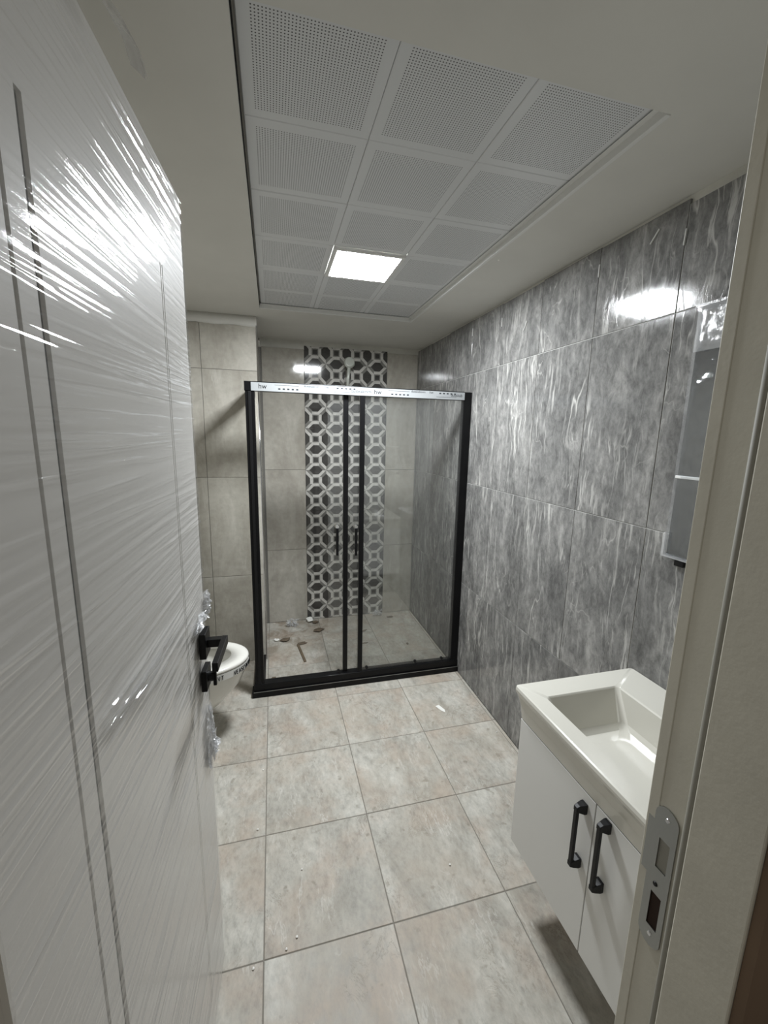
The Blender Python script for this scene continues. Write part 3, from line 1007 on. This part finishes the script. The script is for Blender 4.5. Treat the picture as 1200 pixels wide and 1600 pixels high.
lid.faces.new(rr[0][::-1])
lid.faces.new(rr[3])
link('lid', finish(lid, 'lid', smooth=False), 'ceramic_white', to)
for s in (-0.07, 0.07):
    tube_obj('seat_hinge', [(0.043, s - 0.02, 0.412), (0.043, s + 0.02, 0.412)], 0.009, 'chrome', to)
# printed protective strip around the rim: band with illegible black letters
band = loft([(0.352, 0.2605, 0.2865, 0.20, 0.1865), (0.390, 0.2605, 0.2885, 0.20, 0.1885)], False, False)
bn = link('printed_strip', finish(band, 'printed_strip', smooth=True), 'strip_white', to)
bn['label'] = 'white strip with black lettering around the rim'
bm = bmesh.new()
rs = random.Random(5)
GL = ['S', 'E', 'N', 'T', 'I', 'A', 'V']
segs = {'I': [(0, 0, 0, 1)], 'E': [(0, 0, 0, 1), (0, 0, 1, 0), (0, .5, .8, .5), (0, 1, 1, 1)], 'T': [(.5, 0, .5, 1), (0, 1, 1, 1)],
        'N': [(0, 0, 0, 1), (0, 1, 1, 0), (1, 0, 1, 1)], 'A': [(0, 0, .5, 1), (.5, 1, 1, 0), (.25, .4, .75, .4)],
        'S': [(0, 0, 1, 0), (1, 0, 1, .5), (0, .5, 1, .5), (0, .5, 0, 1), (0, 1, 1, 1)], 'V': [(0, 1, .5, 0), (.5, 0, 1, 1)]}
t = -1.75
while t < 1.7:
    if -0.95 < t < -0.72:
        t += 0.05
        continue
    for (xa, za, xb, zb) in segs[rs.choice(GL)]:
        def P(xx, zz, e=0.0):
            tt = t + xx * 0.040
            x, y = ell(tt, 0.2605, 0.2885 + 0.001, 0.20, 0.1885 + 0.001)
            return Vector((x, y, 0.358 + zz * 0.022))
        a, c = P(xa, za), P(xb, zb)
        tube(bm, [a, c], 0.0014, 4)
    t += 0.066
bl = link('lettering', finish(bm, 'lettering'), 'ink', bn)
bl['kind'] = 'stuff'

# ------------------------------------------------------------------ vanity
VY0, VY1, VX, VZ = 0.402, 1.076, 0.737, 0.811
cb = thing('vanity_cabinet', 'white wall-hung vanity cabinet with two doors under the basin', 'cabinet', (0, 0, 0))
CX, CZ0, CZ1, CY0, CY1 = 0.757, 0.238, 0.703, 0.408, 1.054
boxes('body', [(CX + 0.018, XW - 0.0012, CY1 - 0.018, CY1, CZ0, CZ1), (CX + 0.018, XW - 0.0012, CY0, CY0 + 0.018, CZ0, CZ1),
               (CX + 0.018, XW - 0.0012, CY0 + 0.018, CY1 - 0.018, CZ0, CZ0 + 0.018),
               (XW - 0.020, XW - 0.0012, CY0 + 0.018, CY1 - 0.018, CZ0 + 0.018, CZ1),
               (CX + 0.018, XW - 0.0012, CY0 + 0.018, CY1 - 0.018, 0.56, 0.575)], 'cabinet_white', cb)
YSPL = 0.7225
for (a, b_, hy, z0, z1) in ((YSPL + 0.0015, CY1, 0.756, 0.488, 0.668), (CY0, YSPL - 0.0015, 0.680, 0.503, 0.690)):
    d = box('cabinet_door', CX, CX + 0.017, a, b_, CZ0 + 0.001, CZ1 - 0.003, 'cabinet_white', cb, 0.001)
    bm = bmesh.new()
    bm_box(bm, CX - 0.030, CX - 0.021, hy - 0.0055, hy + 0.0055, z0, z1)
    for zf, sg in ((z0, 1), (z1, -1)):                    # flared feet
        rr = []
        for (xx, w, zl, zh) in ((CX - 0.0005, 0.010, -0.006, 0.022), (CX - 0.008, 0.010, -0.006, 0.022), (CX - 0.022, 0.007, -0.004, 0.016), (CX - 0.031, 0.006, 0.0, 0.012)):
            rr.append([bm.verts.new((xx, hy + sy * w, zf + sg * (zl if q == 0 else zh))) for (sy, q) in ((-1, 0), (1, 0), (1, 1), (-1, 1))])
        for i in range(3):
            for k in range(4):
                bm.faces.new((rr[i][k], rr[i][(k + 1) % 4], rr[i + 1][(k + 1) % 4], rr[i + 1][k]))
        bm.faces.new(rr[0][::-1])
        bm.faces.new(rr[3])
    hb = link('handle', finish(bm, 'handle', 0.0012), 'black_matt', d)
    hb['label'] = 'black bar handle with flared feet'

bs = thing('wash_basin', 'white ceramic basin with a deep rectangular bowl on the vanity', 'basin', (0, 0, 0))


def rrect(bm, x0, x1, y0, y1, z, r, n=5):
    out = []
    for (cx, cy, a0) in ((x1 - r, y1 - r, 0), (x0 + r, y1 - r, 90), (x0 + r, y0 + r, 180), (x1 - r, y0 + r, 270)):
        for k in range(n + 1):
            a = math.radians(a0 + 90 * k / n)
            out.append(bm.verts.new((cx + r * math.cos(a), cy + r * math.sin(a), z)))
    return out


bm = bmesh.new()
IX0, IX1, IY0, IY1 = 0.797, 1.060, 0.487, 0.990
E_ = XW - 0.0012
prof = [rrect(bm, VX + 0.020, E_, VY0, VY1 - 0.018, 0.7035, 0.010), rrect(bm, VX + 0.015, E_, VY0, VY1 - 0.014, 0.745, 0.012),
        rrect(bm, VX + 0.008, E_, VY0, VY1 - 0.007, 0.778, 0.012), rrect(bm, VX + 0.001, E_, VY0, VY1 - 0.001, 0.792, 0.012), rrect(bm, VX, E_, VY0, VY1, 0.800, 0.012),
        rrect(bm, VX + 0.002, E_, VY0 + 0.001, VY1 - 0.002, 0.8085, 0.011), rrect(bm, VX + 0.006, E_ - 0.001, VY0 + 0.002, VY1 - 0.006, VZ, 0.010),
        rrect(bm, IX0 - 0.004, IX1 + 0.004, IY0 - 0.004, IY1 + 0.004, VZ, 0.012), rrect(bm, IX0, IX1, IY0, IY1, VZ - 0.004, 0.012),
        rrect(bm, IX0 + 0.012, IX1 - 0.012, IY0 + 0.045, IY1 - 0.048, 0.722, 0.020), rrect(bm, IX0 + 0.022, IX1 - 0.020, IY0 + 0.062, IY1 - 0.066, 0.709, 0.022),
        rrect(bm, IX0 + 0.05, IX1 - 0.05, IY0 + 0.10, IY1 - 0.10, 0.706, 0.03)]
for i in range(len(prof) - 1):
    n = len(prof[i])
    for k in range(n):
        bm.faces.new((prof[i][k], prof[i][(k + 1) % n], prof[i + 1][(k + 1) % n], prof[i + 1][k]))
bm.faces.new(prof[-1])
me = finish(bm, 'basin_body', smooth=True)
for p_ in me.polygons:
    if p_.area > 0.0015:
        p_.use_smooth = False
ob = link('basin_body', me, 'ceramic', bs)
em = ob.modifiers.new('edges', 'EDGE_SPLIT')
em.split_angle = math.radians(38)
bm = bmesh.new()
bmesh.ops.create_cone(bm, cap_ends=True, segments=28, radius1=0.030, radius2=0.026, depth=0.005)
link('drain', finish(bm, 'drain', 0.001), 'chrome', bs, (0.965, 0.70, 0.7085))

# ------------------------------------------------------------------ wrapped mirror on the right wall
mi = thing('wrapped_mirror', 'rectangular mirror with lower shelf wrapped in clear film on the dark wall', 'mirror', (0, 0, 0))
MY0, MY1, MZ0, MZ1 = 0.45, 0.992, 1.248, 1.968
box('back_board', XW - 0.016, XW - 0.0012, MY0, MY1, MZ0, MZ1, 'board_grey', mi, 0.001)
box('mirror_pane', XW - 0.0205, XW - 0.0162, MY0 + 0.004, MY1 - 0.004, MZ0 + 0.004, MZ1 - 0.004, 'mirror_glass', mi)
box('shelf', XW - 0.030, XW - 0.0208, MY0 + 0.02, MY1 - 0.004, 1.486, 1.494, 'profile_white', mi, 0.001)
box('black_block', XW - 0.030, XW - 0.0012, MY1 - 0.07, MY1 - 0.04, MZ0 - 0.024, MZ0 - 0.001, 'black_matt', mi, 0.002)  # small black block under the lower edge of the mirror


def wrap(name, y0, y1, z0, z1, x, amp, mat, parent, ny, nz, seed):
    co, fs = [], []
    for j in range(nz + 1):
        z = z0 + (z1 - z0) * j / nz
        for i in range(ny + 1):
            y = y0 + (y1 - y0) * i / ny
            q = Vector((y * 14, z * 14, seed))
            d = amp * (noise.noise(q) + 0.6 * noise.noise(q * 2.7) + 0.35 * abs(noise.noise(q * 6.0)))
            e = min(i, ny - i, 3) / 3 * min(j, nz - j, 3) / 3
            co.append((x - 0.004 - abs(d) * (0.3 + 0.7 * e) + 0.006 * (1 - e), y, z))
    for j in range(nz):
        for i in range(ny):
            a = j * (ny + 1) + i
            fs.append((a, a + ny + 1, a + ny + 2, a + 1))
    me = bpy.data.meshes.new(name)
    me.from_pydata(co, [], fs)
    for p in me.polygons:
        p.use_smooth = True
    return link(name, me, mat, parent)


wrap('wrapping_film', MY0, MY1 + 0.003, MZ0 - 0.003, MZ1 + 0.003, XW - 0.026, 0.0065, 'wrap_film', mi, 60, 80, 2.0)
wrap('bunched_film', MY0, MY1 - 0.004, 1.845, MZ1 + 0.001, XW - 0.032, 0.007, 'crumpled_film', mi, 60, 20, 6.0)
for (z0, z1) in ((MZ1 - 0.010, MZ1 + 0.003),):
    box('film_fold', XW - 0.036, XW - 0.0015, MY0, MY1 + 0.002, z0 + 0.006, z1, 'crumpled_film', mi)
box('film_fold', XW - 0.034, XW - 0.026, MY1 - 0.004, MY1 + 0.004, MZ0, MZ0 + 0.07, 'crumpled_film', mi, 0.001)
box('film_fold', XW - 0.034, XW - 0.0015, MY0, MY1 + 0.003, MZ0 - 0.004, MZ0, 'crumpled_film', mi)

# ------------------------------------------------------------------ rubbish left on the floors
def lump(name, loc, size, mat, seed, label, cat, group=None, squash=0.5, rot=0.0, stretch=1.0):
    bm = bmesh.new()
    bmesh.ops.create_icosphere(bm, subdivisions=2, radius=1.0)
    zs = []
    for v in bm.verts:
        d = 1 + 0.55 * noise.noise(v.co * 1.5 + Vector((seed * 3.1, seed, 0))) + 0.2 * noise.noise(v.co * 4 + Vector((seed, 0, 5)))
        v.co = Vector((v.co.x * d * size * stretch, v.co.y * d * size, v.co.z * d * size * squash))
        zs.append(v.co.z)
    lo = min(zs)
    for v in bm.verts:
        v.co.z -= lo
    o = link(name, finish(bm, name), mat, None, (loc[0], loc[1], 0.0002), (0, 0, rot))
    return tag(o, label, cat, group)


bm = bmesh.new()
bm_box(bm, -0.009, 0.009, -0.13, 0.13, 0, 0.008)
ws = link('wood_strip', finish(bm, 'wood_strip', 0.001), 'wood_strip', None, (0.166, 2.90, 0.0002), (0, 0, math.radians(8)))
tag(ws, 'short dark wooden strip lying on the shower floor', 'wood strip')
lump('mortar_lump', (0.272, 3.425), 0.030, 'crumb_white', 1, 'white lump at the left foot of the patterned strip', 'rubble', None, 0.6)
lump('mortar_chunk', (0.055, 3.12), 0.022, 'mud', 2, 'brown mortar chunk left of the wooden strip end', 'rubble', None, 0.5, 0.4, 1.6)
lump('white_chip', (-0.010, 3.13), 0.018, 'crumb_white', 3, 'small white chip near the pier side of the shower floor', 'rubble', None, 0.5)
lump('mortar_pat', (0.325, 3.235), 0.026, 'mud', 4, 'flat dark mortar pat in front of the patterned strip', 'rubble', None, 0.3, 0.3, 1.7)
lump('mortar_crumb', (0.315, 3.385), 0.018, 'mud', 5, 'dark mortar crumb beside the white lump', 'rubble', None, 0.5, 0, 1.5)
lump('brown_scrap', (0.178, 3.04), 0.016, 'mud', 12, 'brown scrap at the far end of the wooden strip', 'rubble', None, 0.4, 0.2, 2.4)
lump('dark_splinter', (0.690, 3.145), 0.011, 'mud', 6, 'dark splinter on the shower floor right of the sliding stiles', 'rubble', None, 0.5, 0.6, 2.6)
lump('dark_flake', (0.652, 2.945), 0.010, 'mud', 7, 'thin dark flake on the shower floor by the right stile', 'rubble', None, 0.4, 0.1, 2.8)
lump('brown_flake', (0.975, 3.36), 0.014, 'mud', 8, 'brown flake near the end wall corner of the shower', 'rubble', None, 0.4, 0.1, 2.0)
lump('dark_pebble', (0.975, 2.86), 0.010, 'mud', 9, 'single dark pebble on the shower floor towards the dark wall', 'rubble', None, 0.6)
lump('dark_stub', (-0.035, 2.60), 0.011, 'mud', 10, 'dark stub on the floor inside the enclosure corner', 'rubble', None, 0.6, 0.9, 2.0)
# crumpled clear plastic pieces in the shower
for i, (x, y, s, lb) in enumerate(((0.120, 3.355, 0.085, 'crumpled clear plastic scrap by the left side of the shower end wall'),
                                  (0.868, 3.405, 0.075, 'crumpled clear plastic scrap at the right foot of the patterned strip'))):
    o = crumple('plastic_scrap', (0, 0, 0), s, 7.0 + i, 'crumpled_film', None, 14, (1.0, 0.8, 0.7))
    mn = min(v.co.z for v in o.data.vertices)
    o.location = (x, y, 0.0004 - mn)
    tag(o, lb, 'plastic')
# paint chip and crumbs on the open floor
bm = bmesh.new()
vs = [bm.verts.new((x, y, z)) for z in (0.0, 0.0015) for (x, y) in ((-0.02, 0.03), (0.004, 0.036), (0.022, -0.012), (0.016, -0.036), (0.0, -0.02))]
for k in range(5):
    bm.faces.new((vs[k], vs[(k + 1) % 5], vs[5 + (k + 1) % 5], vs[5 + k]))
bm.faces.new(vs[:5])
bm.faces.new(vs[5:])
pc = link('paint_chip', finish(bm, 'paint_chip'), 'crumb_white', None, (0.925, 2.066, 0.0004))
tag(pc, 'flat white paint chip on the floor outside the shower', 'paint chip')
for i, (x, y) in enumerate(((-0.085, 1.831), (-0.10, 1.518), (0.607, 1.198), (0.064, 1.314), (0.034, 1.102), (-0.098, 1.052),
                            (1.119, 2.162), (1.15, 1.807), (0.001, 1.077))):
    lump('plaster_crumb', (x, y), 0.0035, 'crumb_white', 20 + i, 'tiny white plaster crumb on the beige floor tiles', 'crumb', 'plaster crumbs on the floor', 0.7)
